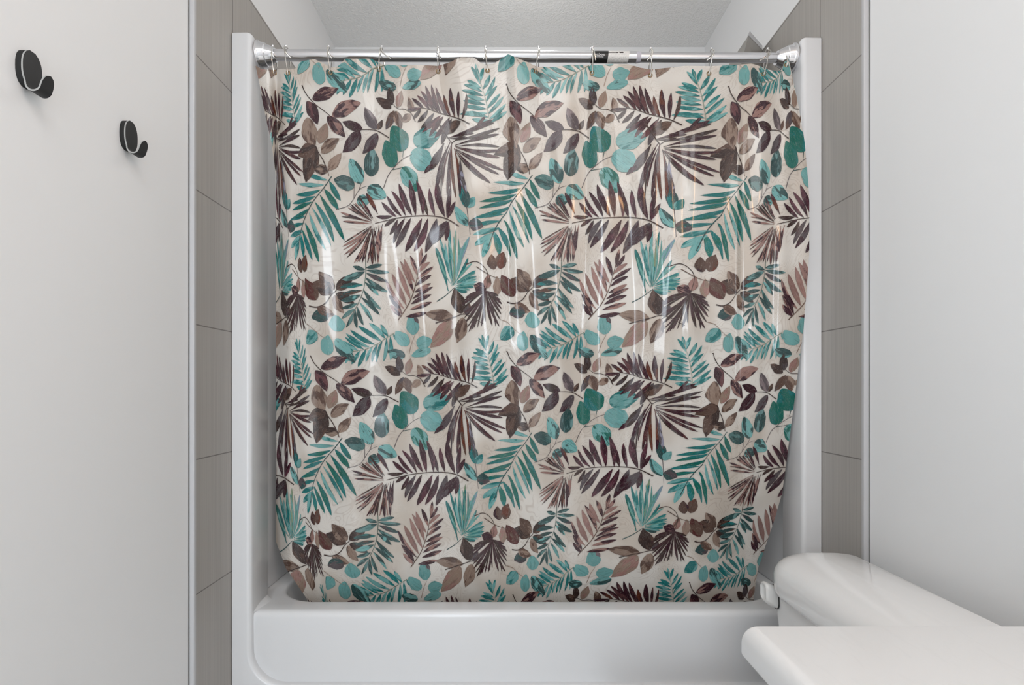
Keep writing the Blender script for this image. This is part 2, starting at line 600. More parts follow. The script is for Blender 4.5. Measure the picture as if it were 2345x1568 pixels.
def drape(c, tt):
    c = np.clip(c, C0, C1)
    tt = np.clip(tt, TT0, TT1)
    y0 = yfun(c, tt)
    x = xfun(c, tt, y0)
    top = np.interp(x, TE[:, 0], TE[:, 1])
    y = y0 + (top - 141.5) * np.exp(-(tt - TT0) / .055)
    dl = np.interp(y, DY, DL); dm = np.interp(y, DY, DM); dr = np.interp(y, DY, DR)
    wl = sstep(-.36, 1.0, c); wr = sstep(1.0, 2.5, c)
    d = dl * (1 - wl) + dm * wl
    d = d * (1 - wr) + dr * wr
    fall = 1 - .55 * sstep(850, 1350, y)
    for xa, xb, ya, yb, A, wl_, wr_ in FOLDS:
        xc = xa + (xb - xa) * np.clip((y - ya) / max(yb - ya, 1), 0, 1)
        env = sstep(ya - 60, ya + 90, y) * (1 - sstep(yb - 120, yb + 60, y))
        q = (x - xc) / np.where(x < xc, wl_, wr_)
        d = d + A * env * fall * np.exp(-q * q * .7)
    # gentle small-scale waviness of vinyl
    d = d + .0022 * np.sin(x * .045 + y * .006) + .0016 * np.sin(x * .083 - y * .011 + 1.3) + .0010 * np.sin(x * .02 + y * .031)
    # left edge turns back
    d = d + .030 * sstep(666, 630, x) * sstep(330, 460, y)
    # puckers at the hooks
    d = d + .004 * np.cos(2 * np.pi * (x - 757) / 118.0) * np.exp(-(tt - TT0) / .09)
    return np.stack([(x - VX) * d / F, d, CZ + (VY - y) * d / F], 1)


def normals(c, tt):
    e = 0.0022
    a = drape(np.minimum(c + e, C1), tt) - drape(np.maximum(c - e, C0), tt)
    b = drape(c, np.minimum(tt + e, TT1)) - drape(c, np.maximum(tt - e, TT0))
    nn = np.cross(a, b)
    nn /= np.maximum(np.linalg.norm(nn, axis=1), 1e-12)[:, None]
    nn[nn[:, 1] > 0] *= -1
    return nn


# ------------------------------------------------------------------ the printed leaves, traced as outlines of one pattern repeat
CROPS = {'1': (560, 120, 3.908), '2': (1100, 120, 3.908), '4': (660, 380, 3.92), '5': (1100, 420, 4.356),
         '6': (700, 760, 4.48), '7': (700, 1050, 4.48), '8': (1150, 750, 4.48), '9': (1150, 1050, 4.48)}
MAROON = (56, 20, 34); DKBROWN = (58, 40, 36); BROWN = (92, 68, 58); TAUPE = (146, 124, 110); ROSE = (152, 116, 108)
TEAL = (24, 116, 116); LTEAL = (112, 168, 166); DTEAL = (44, 76, 76); GREEN = (14, 104, 92); GRAY = (82, 72, 76); BGC = (205, 197, 187)
RUST = (98, 48, 32)
LEAVES = []                     # (verts_px (n,2), faces, colA, colB, uv (n,2), layer)


def add_strip(P, pts_c, widths, ca, cb, layer, jitter=0.05, na=5):
    ox, oy, s = CROPS[P]
    if na == 5: na = int(max(2, math.ceil(max(widths) / s / 9.0))) * 2 + 1
    pts = np.array(pts_c, float) / s + np.array([ox, oy])
    wd = np.array(widths, float) / s
    tg = np.gradient(pts, axis=0)
    tg /= np.maximum(np.linalg.norm(tg, axis=1), 1e-9)[:, None]
    nr = np.stack([-tg[:, 1], tg[:, 0]], 1)
    seg = np.concatenate([[0], np.cumsum(np.linalg.norm(np.diff(pts, axis=0), axis=1))])
    acr = np.linspace(-1, 1, na)
    V = (pts[:, None, :] + nr[:, None, :] * (wd[:, None] * .5 * acr[None, :])[:, :, None]).reshape(-1, 2)
    UV = np.stack([np.repeat(seg, na), (wd[:, None] * .5 * acr[None, :]).reshape(-1)], 1)
    ACR = np.tile(acr, len(pts))
    nf = []
    for i in range(len(pts) - 1):
        for k in range(na - 1):
            nf.append((i * na + k, i * na + k + 1, (i + 1) * na + k + 1, (i + 1) * na + k))
    jt = 1 + rng.uniform(-jitter, jitter)
    LEAVES.append((V, nf, tuple(v * jt for v in ca), tuple(v * jt for v in cb), UV, layer))


def leaf(P, b, tp, w, ca, cb=None, layer=5, kind='leaf', bend=None):
    """one leaf from base b to tip tp, w wide"""
    cb = cb or tuple(min(255, v * 1.35 + 18) for v in ca)
    b = np.array(b, float); tp = np.array(tp, float)
    L = np.linalg.norm(tp - b)
    n = int(max(12, L / CROPS[P][2] / 4.0))
    s = np.linspace(0, 1, n)
    if kind in ('leaf', 'round'): s = .5 - .5 * np.cos(np.pi * s)
    perp = np.array([-(tp - b)[1], (tp - b)[0]]) / max(L, 1e-6)
    if bend is None: bend = rng.uniform(-.06, .06)
    pts = b + (tp - b) * s[:, None] + perp * (np.sin(np.pi * s) * bend * L)[:, None]
    if kind == 'leaf':
        wd = np.sin(np.pi * s ** .85) ** .8
        wd = wd * (1 - .25 * s ** 6)
    elif kind == 'round':
        wd = np.sin(np.pi * s ** .84) ** .60 * (1 - .22 * s ** 4)
    elif kind == 'lflet':
        wd = (s ** .95) * (1 - s) ** .85
        wd = wd / wd.max() * .84
    else:  # fan blade
        wd = (s ** 1.25) * (1 - s) ** .7
        wd = wd / wd.max() * .74
        wd = np.maximum(wd, .12 * (s < .9))
    ph = rng.uniform(0, 6)
    wd = wd * (1 + .06 * np.sin(s * 13 + ph))
    add_strip(P, pts, wd * w * 1.02, ca, cb, layer)


def stem(P, pts, w, ca=DKBROWN, layer=9):
    q = np.array([tuple(v)[:2] for v in smooth_path([(a, b, 0) for a, b in pts], 6)])
    wd = np.linspace(w, w * .55, len(q))
    add_strip(P, q, wd, ca, tuple(min(255, v + 25) for v in ca), layer, na=3)


def many(P, items, ca, cb, layer, kind='lflet'):
    for it in items:
        b, tp, w = it[0], it[1], it[2]
        a_, b_ = (it[3], it[4]) if len(it) > 4 else ((it[3], cb) if len(it) > 3 else (ca, cb))
        leaf(P, b, tp, w, a_, b_, layer, kind)


# branch of broad maroon and tan leaves
many('6', [((160, 375), (430, 260), 120, MAROON, ROSE), ((365, 530), (660, 400), 140, ROSE, MAROON), ((100, 392), (218, 608), 112, MAROON, (110, 66, 70)),
           ((318, 528), (505, 725), 112, MAROON, ROSE), ((682, 645), (470, 580), 88, MAROON, DKBROWN), ((825, 642), (700, 440), 108, GRAY, (126, 112, 114)),
           ((838, 645), (885, 552), 52, DKBROWN, BROWN), ((655, 660), (480, 865), 132, MAROON, GRAY), ((835, 680), (688, 872), 106, GRAY, MAROON),
           ((112, 540), (190, 835), 156, TAUPE, BROWN), ((235, 780), (312, 590), 112, TAUPE, ROSE), ((265, 872), (445, 735), 112, TAUPE, BROWN),
           ((205, 815), (28, 900), 140, BROWN, DKBROWN), ((200, 800), (110, 1142), 156, DKBROWN, BROWN), ((335, 1042), (175, 1010), 96, DKBROWN, TAUPE),
           ((335, 1030), (468, 872), 96, TAUPE, BROWN)], MAROON, ROSE, 6, 'leaf')
stem('6', [(48, 240), (90, 320), (180, 410), (300, 490), (350, 528)], 10)
stem('6', [(955, 718), (840, 660), (760, 648), (665, 650)], 10)
stem('6', [(332, 1040), (285, 940), (230, 860), (185, 795)], 11)
stem('6', [(345, 1080), (338, 1040), (360, 1000)], 8, BROWN)
# small grey-brown sprig
many('6', [((980, 412), (948, 238), 78, DKBROWN, GRAY), ((1040, 432), (1078, 268), 78, TAUPE, ROSE), ((972, 442), (812, 352), 88, DKBROWN, BROWN),
           ((1005, 462), (920, 642), 80, BROWN, GRAY), ((1020, 465), (1082, 632), 90, BROWN, TAUPE), ((1182, 470), (1150, 332), 66, TAUPE, BROWN),
           ((1172, 488), (1085, 562), 76, TAUPE, BROWN)], BROWN, TAUPE, 5, 'leaf')
stem('6', [(1228, 560), (1180, 480), (1110, 446), (1040, 440), (965, 380)], 8)
# teal broad leaves
many('6', [((1105, 838), (985, 608), 196, GREEN, TEAL), ((1000, 992), (920, 742), 156, GREEN, (30, 110, 104)), ((1212, 760), (1482, 680), 190, LTEAL, TEAL),
           ((1195, 835), (1425, 990), 205, LTEAL, (118, 178, 178)), ((780, 1082), (790, 818), 156, DTEAL, (110, 150, 150)), ((682, 1148), (560, 922), 140, LTEAL, DTEAL),
           ((608, 1185), (398, 1115), 136, DTEAL, (80, 120, 118)), ((745, 1190), (938, 1272), 142, LTEAL, DTEAL), ((640, 1300), (770, 1305), 116, DTEAL, LTEAL),
           ((1098, 992), (1245, 1212), 160, LTEAL, GREEN)], TEAL, LTEAL, 5, 'round')
leaf('6', (1412, 955), (1318, 1042), 44, MAROON, None, 8, 'leaf')
stem('6', [(910, 1185), (950, 1080), (1000, 1010), (1100, 915), (1195, 868)], 7, GRAY)
stem('6', [(1105, 835), (1100, 900)], 7, DTEAL)
stem('6', [(1000, 1015), (1100, 992)], 7, DTEAL)
stem('6', [(425, 1395), (560, 1350), (660, 1210), (740, 1170)], 6, GRAY)
stem('6', [(608, 1290), (608, 1180)], 6, GRAY)
stem('6', [(660, 1210), (682, 1140)], 6, GRAY)
# dark feather frond above the fan
many('2', [((1340, 505), (1220, 410), 40, MAROON, RUST), ((1400, 520), (1275, 385), 44), ((1440, 535), (1315, 340), 46), ((1485, 550), (1365, 290), 48),
           ((1515, 565), (1425, 280), 48), ((1555, 575), (1470, 300), 46), ((1575, 575), (1500, 385), 40), ((1612, 590), (1550, 378), 44, RUST, MAROON),
           ((1655, 592), (1620, 318), 58, MAROON, RUST), ((1692, 602), (1706, 352), 46), ((1725, 612), (1788, 378), 42, DKBROWN), ((1310, 500), (1165, 512), 40),
           ((1310, 505), (1220, 602), 40, DKBROWN, GRAY), ((1380, 520), (1265, 632), 46, DKBROWN, GRAY), ((1440, 545), (1296, 692), 50, GRAY, DKBROWN),
           ((1510, 570), (1308, 728), 52), ((1535, 578), (1378, 765), 56), ((1600, 588), (1428, 780), 58), ((1622, 600), (1500, 835), 70, GRAY, DKBROWN),
           ((1715, 625), (1530, 742), 112, BROWN, DKBROWN)], MAROON, (92, 52, 56), 7)
stem('2', [(1805, 652), (1700, 605), (1580, 570), (1500, 550), (1400, 515), (1300, 495)], 10)
# big palm fan
H2 = (1605, 825)
many('2', [((1690, 735), (2052, 612), 62), ((1850, 705), (1976, 582), 44), (H2, (2070, 640), 46, DKBROWN, GRAY), ((1640, 800), (2125, 690), 42, DKBROWN, GRAY), ((1570, 780), (1760, 765), 24, DKBROWN, GRAY),
           ((1640, 845), (2115, 745), 42, MAROON, DKBROWN), ((1650, 855), (2115, 862), 36, DKBROWN, GRAY), ((1640, 855), (2160, 890), 34), ((1650, 865), (2112, 960), 42), ((1650, 880), (2145, 1076), 42),
           ((1650, 885), (2095, 1112), 40), ((1640, 880), (2000, 1192), 46), ((1630, 880), (1935, 1165), 30, DKBROWN, GRAY), ((1690, 940), (1738, 1292), 62, GRAY, (150, 148, 166)), ((1630, 870), (1668, 1302), 54, RUST, MAROON),
           (H2, (1622, 1322), 44, RUST, BROWN), (H2, (1572, 1252), 34), (H2, (1530, 1302), 46), (H2, (1490, 1210), 26), ((1590, 815), (1432, 1232), 60, MAROON, GRAY), ((1545, 850), (1470, 1335), 18, DKBROWN, GRAY),
           ((1525, 825), (1366, 1064), 100, GRAY, DKBROWN), ((1560, 780), (1850, 735), 34, MAROON, DKBROWN)], MAROON, (88, 50, 52), 8, 'fan')
stem('2', [(1475, 632), (1530, 720), (1610, 830)], 14, DKBROWN, 9)
# teal frond along the top of the repeat
many('6', [((850, 50), (770, -80), 50), ((820, 70), (650, -92), 58), ((780, 95), (540, -62), 58), ((720, 130), (460, -22), 54), ((660, 158), (414, 12), 50, LTEAL, TEAL),
           ((600, 180), (405, 52), 48), ((545, 194), (388, 92), 44), ((500, 205), (378, 132), 40), ((470, 207), (368, 172), 34), ((460, 206), (346, 236), 34),
           ((485, 205), (408, 322), 42), ((560, 190), (472, 332), 46), ((620, 175), (538, 357), 52), ((690, 145), (618, 312), 36, LTEAL, TEAL), ((740, 120), (680, 312), 42),
           ((790, 85), (725, 312), 36), ((830, 60), (800, 302), 46), ((868, 42), (872, 292), 50, TEAL, LTEAL), ((900, 20), (950, 90), 40)], TEAL, LTEAL, 4)
stem('6', [(905, 15), (800, 80), (700, 142), (600, 182), (450, 206)], 8, (120, 130, 110), 6)
# upright pale teal frond
many('2', [((1925, 240), (1895, 120), 42), ((1940, 285), (1845, 150), 44), ((1950, 320), (1800, 262), 44), ((1960, 355), (1765, 300), 46), ((1968, 390), (1738, 345), 46), ((1978, 430), (1780, 390), 46, LTEAL, TEAL),
           ((1985, 470), (1748, 440), 46, TEAL, LTEAL), ((1995, 510), (1758, 484), 46), ((2003, 550), (1750, 540), 42, LTEAL, TEAL), ((2010, 590), (1708, 562), 52), ((2016, 615), (1832, 606), 48, LTEAL, TEAL),
           ((1945, 260), (1985, 125), 46), ((1965, 330), (2052, 185), 46), ((1980, 395), (2104, 215), 42), ((1990, 450), (2122, 298), 42), ((1998, 510), (2152, 372), 42), ((2006, 560), (2184, 402), 42),
           ((2012, 610), (2204, 468), 44), ((2022, 640), (2214, 538), 44)], TEAL, LTEAL, 4)
stem('2', [(2025, 650), (2000, 480), (1970, 350), (1930, 230), (1905, 150)], 8, (140, 150, 135), 6)
# large teal frond hanging down on the left
many('6', [((335, 1122), (100, 1055), 46, LTEAL, TEAL), ((300, 1165), (35, 1155), 46, LTEAL, TEAL), ((262, 1212), (15, 1258), 50), ((215, 1270), (-25, 1338), 48), ((180, 1322), (-25, 1400), 46), ((150, 1385), (-25, 1475), 46),
           ((350, 1125), (472, 1312), 62, GREEN, TEAL), ((300, 1200), (455, 1398), 68, GREEN, TEAL)], TEAL, GREEN, 4)
many('7', [((110, 160), (-45, 190), 42), ((100, 222), (-60, 272), 44), ((95, 290), (-40, 348), 56, LTEAL, TEAL), ((80, 330), (-22, 452), 60, LTEAL, TEAL), ((255, -45), (522, 384), 72, GREEN, TEAL), ((205, 20), (416, 402), 62, GREEN, TEAL),
           ((175, 70), (385, 432), 40, LTEAL, TEAL), ((150, 120), (335, 475), 46, LTEAL, TEAL), ((110, 215), (266, 584), 60, GREEN, TEAL), ((85, 280), (200, 565), 46), ((65, 320), (110, 545), 42), ((55, 340), (25, 565), 46, LTEAL, TEAL)], TEAL, GREEN, 4)
stem('6', [(375, 1085), (300, 1188), (185, 1325), (110, 1470), (70, 1600), (45, 1780)], 9, DTEAL, 6)
# spiky rose tuft
many('7', [((800, 210), (468, 118), 34), ((800, 222), (498, 203), 30), ((790, 195), (545, 75), 28, DKBROWN, ROSE), ((790, 190), (575, 42), 28, MAROON, DKBROWN), ((790, 185), (618, 28), 28), ((800, 180), (660, -30), 30, MAROON, DKBROWN), ((855, 132), (732, -62), 58, MAROON, RUST),
           ((810, 170), (690, 10), 40, MAROON, ROSE), ((790, 245), (500, 438), 30), ((790, 250), (520, 515), 28), ((795, 250), (565, 520), 24), ((790, 270), (622, 592), 34, MAROON, ROSE), ((795, 270), (678, 582), 30), ((800, 260), (705, 592), 28, MAROON, ROSE),
           ((810, 270), (812, 602), 46, MAROON, RUST), ((820, 260), (868, 586), 40, MAROON, ROSE), ((905, 225), (885, 480), 48, MAROON, ROSE), ((850, 250), (760, 590), 26), ((870, 235), (835, 430), 34, MAROON, ROSE)], ROSE, MAROON, 7, 'fan')
many('7', [((790, 240), (512, 405), 18), ((790, 248), (508, 470), 18), ((792, 255), (545, 545), 18), ((795, 268), (650, 590), 18), ((800, 262), (690, 560), 18), ((806, 265), (728, 560), 20), ((800, 205), (480, 160), 18), ((795, 195), (560, 55), 18), ((795, 190), (600, 38), 18),
           ((800, 180), (650, 5), 18), ((820, 258), (845, 590), 20), ((830, 250), (790, 520), 20)], DKBROWN, ROSE, 8, 'fan')
stem('7', [(745, 640), (745, 500), (800, 280)], 8, DKBROWN, 8)
# horizontal maroon frond
many('7', [((1050, 155), (890, 18), 50), ((1105, 150), (945, -42), 46), ((1140, 145), (990, -88), 50), ((1205, 140), (1065, -158), 66), ((1240, 140), (1168, -202), 68), ((1312, 140), (1240, -192), 62), ((1362, 140), (1290, -92), 50, MAROON, DKBROWN), ((1432, 140), (1375, -122), 52),
           ((1532, 150), (1450, -198), 78), ((1550, 155), (1592, -142), 52), ((1556, 160), (1638, -2), 50), ((1010, 146), (838, 152), 42, DKBROWN, MAROON), ((1060, 178), (980, 322), 48, DKBROWN, MAROON), ((1132, 165), (1020, 402), 62, GRAY, MAROON), ((1192, 160), (1042, 442), 66, MAROON, GRAY),
           ((1302, 160), (1140, 478), 84), ((1362, 160), (1225, 472), 78), ((1452, 160), (1335, 482), 92, GRAY, MAROON), ((1552, 178), (1372, 405), 116, MAROON, GRAY), ((1562, 182), (1540, 368), 58, MAROON, DKBROWN), ((1045, 170), (925, 245), 42, DKBROWN, MAROON)], MAROON, (88, 44, 58), 7)
stem('7', [(1672, 228), (1540, 160), (1400, 138), (1240, 142), (1050, 166), (830, 218)], 12, DKBROWN, 9)
# dark teal frond
many('7', [((745, 632), (912, 598), 46), ((750, 652), (984, 668), 46), ((750, 680), (958, 756), 52, DTEAL, GRAY), ((742, 720), (972, 852), 58), ((736, 762), (882, 884), 46, DTEAL, LTEAL), ((722, 830), (912, 1014), 52), ((702, 900), (898, 1066), 46, DTEAL, LTEAL), ((690, 950), (832, 1132), 42, LTEAL, DTEAL),
           ((672, 990), (742, 1162), 42), ((655, 1020), (682, 1194), 42), ((640, 1040), (572, 1184), 40), ((740, 650), (614, 618), 46), ((738, 665), (505, 745), 74), ((722, 790), (490, 812), 56, DTEAL, TEAL), ((715, 840), (500, 880), 46, DTEAL, BROWN), ((702, 880), (506, 935), 62, DTEAL, LTEAL), ((672, 960), (520, 1004), 46), ((655, 1012), (524, 1104), 46)], DTEAL, (96, 136, 134), 6)
stem('7', [(742, 580), (745, 680), (722, 850), (650, 1020), (600, 1100)], 8, (90, 110, 100), 8)
# rose and maroon upright frond
many('7', [((1112, 1082), (998, 968), 50, MAROON, ROSE), ((1116, 1060), (980, 878), 56, MAROON, ROSE), ((1142, 1012), (944, 728), 50, ROSE, MAROON), ((1162, 980), (1008, 678), 60), ((1200, 922), (1068, 608), 54), ((1222, 852), (1090, 562), 52, ROSE, MAROON), ((1240, 762), (1130, 540), 50), ((1256, 692), (1188, 508), 46, MAROON, ROSE),
           ((1152, 1080), (1352, 1038), 50, MAROON, ROSE), ((1192, 1012), (1402, 938), 52, MAROON, ROSE), ((1202, 962), (1398, 868), 52, MAROON, ROSE), ((1216, 912), (1412, 798), 46, MAROON, ROSE), ((1232, 852), (1392, 764), 46, MAROON, ROSE), ((1246, 792), (1398, 688), 46, MAROON, ROSE), ((1256, 732), (1418, 608), 44, MAROON, ROSE),
           ((1266, 672), (1382, 568), 44), ((1276, 612), (1352, 488), 40, MAROON, ROSE), ((1282, 600), (1300, 436), 42, ROSE, MAROON)], ROSE, (146, 112, 106), 6)
stem('7', [(1078, 1112), (1180, 960), (1240, 800), (1270, 640), (1285, 560)], 9, BROWN, 8)
# teal fan
H5 = (1612, 800)
many('7', [((1560, 835), (1438, 428), 62, TEAL, GREEN), ((1600, 780), (1480, 338), 36), ((1610, 780), (1530, 380), 34, LTEAL, TEAL), ((1612, 780), (1580, 258), 38), ((1615, 780), (1640, 258), 38, (130, 150, 120), TEAL), ((1620, 770), (1690, 420), 34, LTEAL, DTEAL), ((1625, 760), (1765, 325), 56, (130, 152, 168), LTEAL),
           ((1630, 750), (1755, 520), 34), ((1625, 760), (1822, 638), 46), ((1630, 770), (1834, 690), 42), ((1630, 785), (1834, 742), 42), ((1630, 800), (1805, 795), 42), ((1620, 805), (1745, 840), 46, TEAL, DTEAL)], TEAL, LTEAL, 4, 'fan')
many('7', [((1600, 790), (1462, 500), 24), ((1608, 780), (1552, 300), 22), ((1612, 780), (1612, 320), 24), ((1616, 775), (1664, 330), 24), ((1620, 765), (1706, 460), 24), ((1624, 760), (1735, 380), 26), ((1628, 760), (1790, 570), 26),
           ((1630, 775), (1822, 664), 24), ((1630, 790), (1834, 716), 24), ((1630, 800), (1822, 768), 24), ((1622, 810), (1775, 822), 26)], (92, 150, 140), LTEAL, 5, 'fan')
stem('7', [(1448, 932), (1530, 880), (1620, 800)], 9, DTEAL, 6)
# small dark palm
H14 = (1768, 742)
many('9', [(H14, (1560, 800), 34), (H14, (1515, 865), 29), (H14, (1525, 935), 31), (H14, (1540, 1012), 34), (H14, (1565, 1094), 31), (H14, (1620, 1062), 29), (H14, (1692, 1052), 29), (H14, (1802, 1048), 34), (H14, (1872, 1054), 32), (H14, (1902, 952), 31), (H14, (1918, 862), 35), (H14, (1892, 790), 31)], (68, 40, 46), DKBROWN, 7, 'fan')
many('9', [(H14, (1530, 830), 20), (H14, (1515, 905), 20), (H14, (1530, 975), 20), (H14, (1552, 1055), 20), (H14, (1592, 1080), 20), (H14, (1655, 1060), 20), (H14, (1740, 1010), 22), (H14, (1836, 1060), 20), (H14, (1888, 1000), 22), (H14, (1912, 905), 22), (H14, (1908, 825), 22)], DKBROWN, MAROON, 7, 'fan')
many('9', [((1772, 732), (1655, 692), 104, MAROON, ROSE), ((1776, 725), (1812, 602), 76, ROSE, BROWN)], MAROON, ROSE, 6, 'leaf')
stem('9', [(1588, 512), (1690, 488), (1765, 530), (1802, 605), (1770, 740)], 8)
# brown leaf cluster
many('7', [((432, 832), (268, 668), 128, BROWN, TAUPE), ((412, 872), (210, 768), 136, BROWN, DKBROWN), ((450, 832), (622, 718), 112, DKBROWN, BROWN),
           ((450, 872), (642, 962), 86, DKBROWN, DTEAL), ((432, 888), (542, 1052), 84, TAUPE, BROWN), ((272, 992), (452, 1072), 86, BROWN, TAUPE)], BROWN, TAUPE, 5, 'leaf')
many('9', [((1875, 560), (1858, 428), 106, BROWN, MAROON), ((1928, 556), (1988, 408), 110, BROWN, RUST), ((1868, 785), (1892, 618), 84, TAUPE, ROSE), ((2035, 795), (1938, 608), 140, (84, 38, 36), BROWN)], BROWN, TAUPE, 5, 'leaf')
stem('7', [(190, 985), (270, 996), (350, 960), (400, 890), (455, 838)], 12)
stem('7', [(0, 648), (80, 735), (150, 775)], 6, BROWN)
# brown leaves at the foot of the repeat
many('7', [((1612, 1082), (1332, 1048), 116, TAUPE, BROWN), ((1692, 1042), (1618, 808), 132, DKBROWN, BROWN), ((1592, 1108), (1388, 1362), 152, TAUPE, ROSE), ((1702, 1078), (1638, 1316), 116, TAUPE, BROWN), ((1722, 1045), (1762, 938), 72, GRAY, BROWN)], TAUPE, BROWN, 5, 'leaf')
stem('7', [(1435, 1135), (1610, 1078), (1730, 1050), (1895, 1135)], 10)
# pale eucalyptus leaves
many('7', [((1232, 1244), (1190, 1068), 120), ((1188, 1334), (1058, 1212), 116), ((1258, 1332), (1402, 1288), 122), ((1392, 1382), (1212, 1442), 86, LTEAL, DTEAL), ((1152, 1442), (982, 1398), 92, DTEAL, LTEAL), ], LTEAL, (112, 166, 164), 5, 'round')
many('9', [((2160, 1062), (2165, 922), 118), ((2112, 925), (1978, 948), 106, DTEAL, GRAY), ((1992, 1058), (1868, 1162), 108, LTEAL, TEAL), ((2062, 1258), (2085, 1092), 100), ((2145, 1118), (2238, 1322), 96, DTEAL, LTEAL)], LTEAL, (112, 166, 164), 5, 'round')
leaf('7', (1235, 1080), (1275, 1138), 36, GRAY, None, 6, 'leaf')
stem('7', [(185, 1148), (240, 1190), (350, 1270), (410, 1295)], 5, TAUPE)
stem('7', [(1188, 1425), (1210, 1330), (1242, 1250)], 6, TAUPE)
# slim teal pairs
many('6', [((1742, 1352), (1680, 1138), 88, DTEAL, TEAL), ((1752, 1352), (1812, 1252), 78, LTEAL, TEAL), ((1752, 1522), (1628, 1332), 90, LTEAL, DTEAL), ((1755, 1500), (1888, 1530), 116, GRAY, DTEAL)], DTEAL, LTEAL, 5, 'leaf')
stem('6', [(1742, 1345), (1755, 1450), (1772, 1605)], 6, GRAY)

# ------------------------------------------------------------------ build the curtain mesh
nc, nt = 520, 300
gc, gt = np.meshgrid(np.linspace(C0, C1, nc), np.linspace(TT0, TT1, nt))
gc = gc.ravel(); gt = gt.ravel()
base_v = drape(gc, gt)
base_n = normals(gc, gt)
idx = np.arange(nc * nt).reshape(nt, nc)
base_f = np.stack([idx[:-1, :-1], idx[1:, :-1], idx[1:, 1:], idx[:-1, 1:]], -1).reshape(-1, 4)

AV, AF, AC, AT, AL, ACA, ACB, AUV = [], [], [], [], [], [], [], []
off = 0
for V, nf, ca, cb, UV, layer in LEAVES:
    c, tt = inverse(V[:, 0], V[:, 1])
    c0m, t0m = c.mean(), tt.mean()
    for i in range(-4, 5):
        for j in range(-4, 5):
            cc, t2 = c + i, tt + j
            if cc.max() < C0 or cc.min() > C1 or t2.max() < TT0 or t2.min() > TT1: continue
            AC.append(np.clip(cc, C0 + .001, C1 - .001)); AT.append(np.clip(t2, TT0 + .001, TT1 - .001))
            AL.append(np.full(len(c), layer + (LEAVES.index if False else 0) + rng.random() * .9))
            AF.append(np.array(nf) + off)
            ACA.append(np.tile(srgb(*ca), (len(c), 1))); ACB.append(np.tile(srgb(*cb), (len(c), 1)))
            AUV.append(np.column_stack([UV / F * 1.4, np.full(len(c), rng.uniform(0, 50))]))
            off += len(c)
lc = np.concatenate(AC); lt = np.concatenate(AT); ll = np.concatenate(AL)
lf = np.concatenate(AF); lca = np.concatenate(ACA); lcb = np.concatenate(ACB); luv = np.concatenate(AUV)
ln = normals(lc, lt)
lv = drape(lc, lt) + ln * (0.0010 + ll * 0.00008)[:, None]
# drop collapsed faces, orient towards the room
q = lv[lf]
nrm = np.cross(q[:, 2] - q[:, 0], q[:, 3] - q[:, 1])
area = np.linalg.norm(nrm, axis=1)
lf = lf[area > 1e-9]; nrm = nrm[area > 1e-9]
flip = (nrm * ln[lf[:, 0]]).sum(1) < 0
lf[flip] = lf[flip][:, ::-1]

nb = len(base_v)
VV = np.concatenate([base_v, lv]); NN = np.concatenate([base_n, ln]); FF = np.concatenate([base_f, lf + nb])
me = bpy.data.meshes.new('curtain_cloth')
me.vertices.add(len(VV)); me.vertices.foreach_set('co', VV.ravel())
me.loops.add(len(FF) * 4); me.loops.foreach_set('vertex_index', FF.ravel().astype(np.int32))
me.polygons.add(len(FF)); me.polygons.foreach_set('loop_start', np.arange(0, len(FF) * 4, 4, dtype=np.int32))
mi = np.zeros(len(FF), np.int32); mi[len(base_f):] = 1
me.polygons.foreach_set('material_index', mi)
me.update(calc_edges=True)


def vattr(name, kind, arr, comp):
    a = me.attributes.new(name, kind, 'POINT')
    a.data.foreach_set(comp, np.ascontiguousarray(arr, np.float32).ravel())


one = np.ones((nb, 4))
vattr('tint_a', 'FLOAT_COLOR', np.concatenate([one, lca]), 'color')
vattr('tint_b', 'FLOAT_COLOR', np.concatenate([one, lcb]), 'color')
vattr('leaf_uv', 'FLOAT_VECTOR', np.concatenate([np.zeros((nb, 3)), luv]), 'vector')
vattr('cloth_uv', 'FLOAT_VECTOR', np.column_stack([np.concatenate([gc, lc]) * .58, np.concatenate([gt, lt]) * .715, np.zeros(len(VV))]), 'vector')
me.shade_smooth()
me.normals_split_custom_set_from_vertices(NN.tolist())

ROUGH = 0.10
M_CLOTH = mat('beige_vinyl', srgb(*BGC), ROUGH, spec=0.52)
t = NT(M_CLOTH)
uv = t.attr('cloth_uv').outputs['Vector']
n1 = t.noise(uv, 7, 2, 0.5, 1.6)
n2 = t.noise(uv, 4.5, 2)
lines = t.math('ABSOLUTE', t.math('SUBTRACT', t.math('FRACT', t.math('MULTIPLY', n1, 18.0)), 0.5))
ln_ = t.ramp(lines, 0.20, 0.03)
patch = t.ramp(n2, 0.40, 0.60)
c = t.mix(patch, srgb(205, 200, 193), srgb(187, 177, 166))
where = t.ramp(t.noise(uv, 6, 1), 0.40, 0.55)
c = t.mix(t.math('MULTIPLY', t.math('MULTIPLY', ln_, where), 0.32), c, srgb(150, 132, 121))
t.l(c, t.b.inputs['Base Color'])

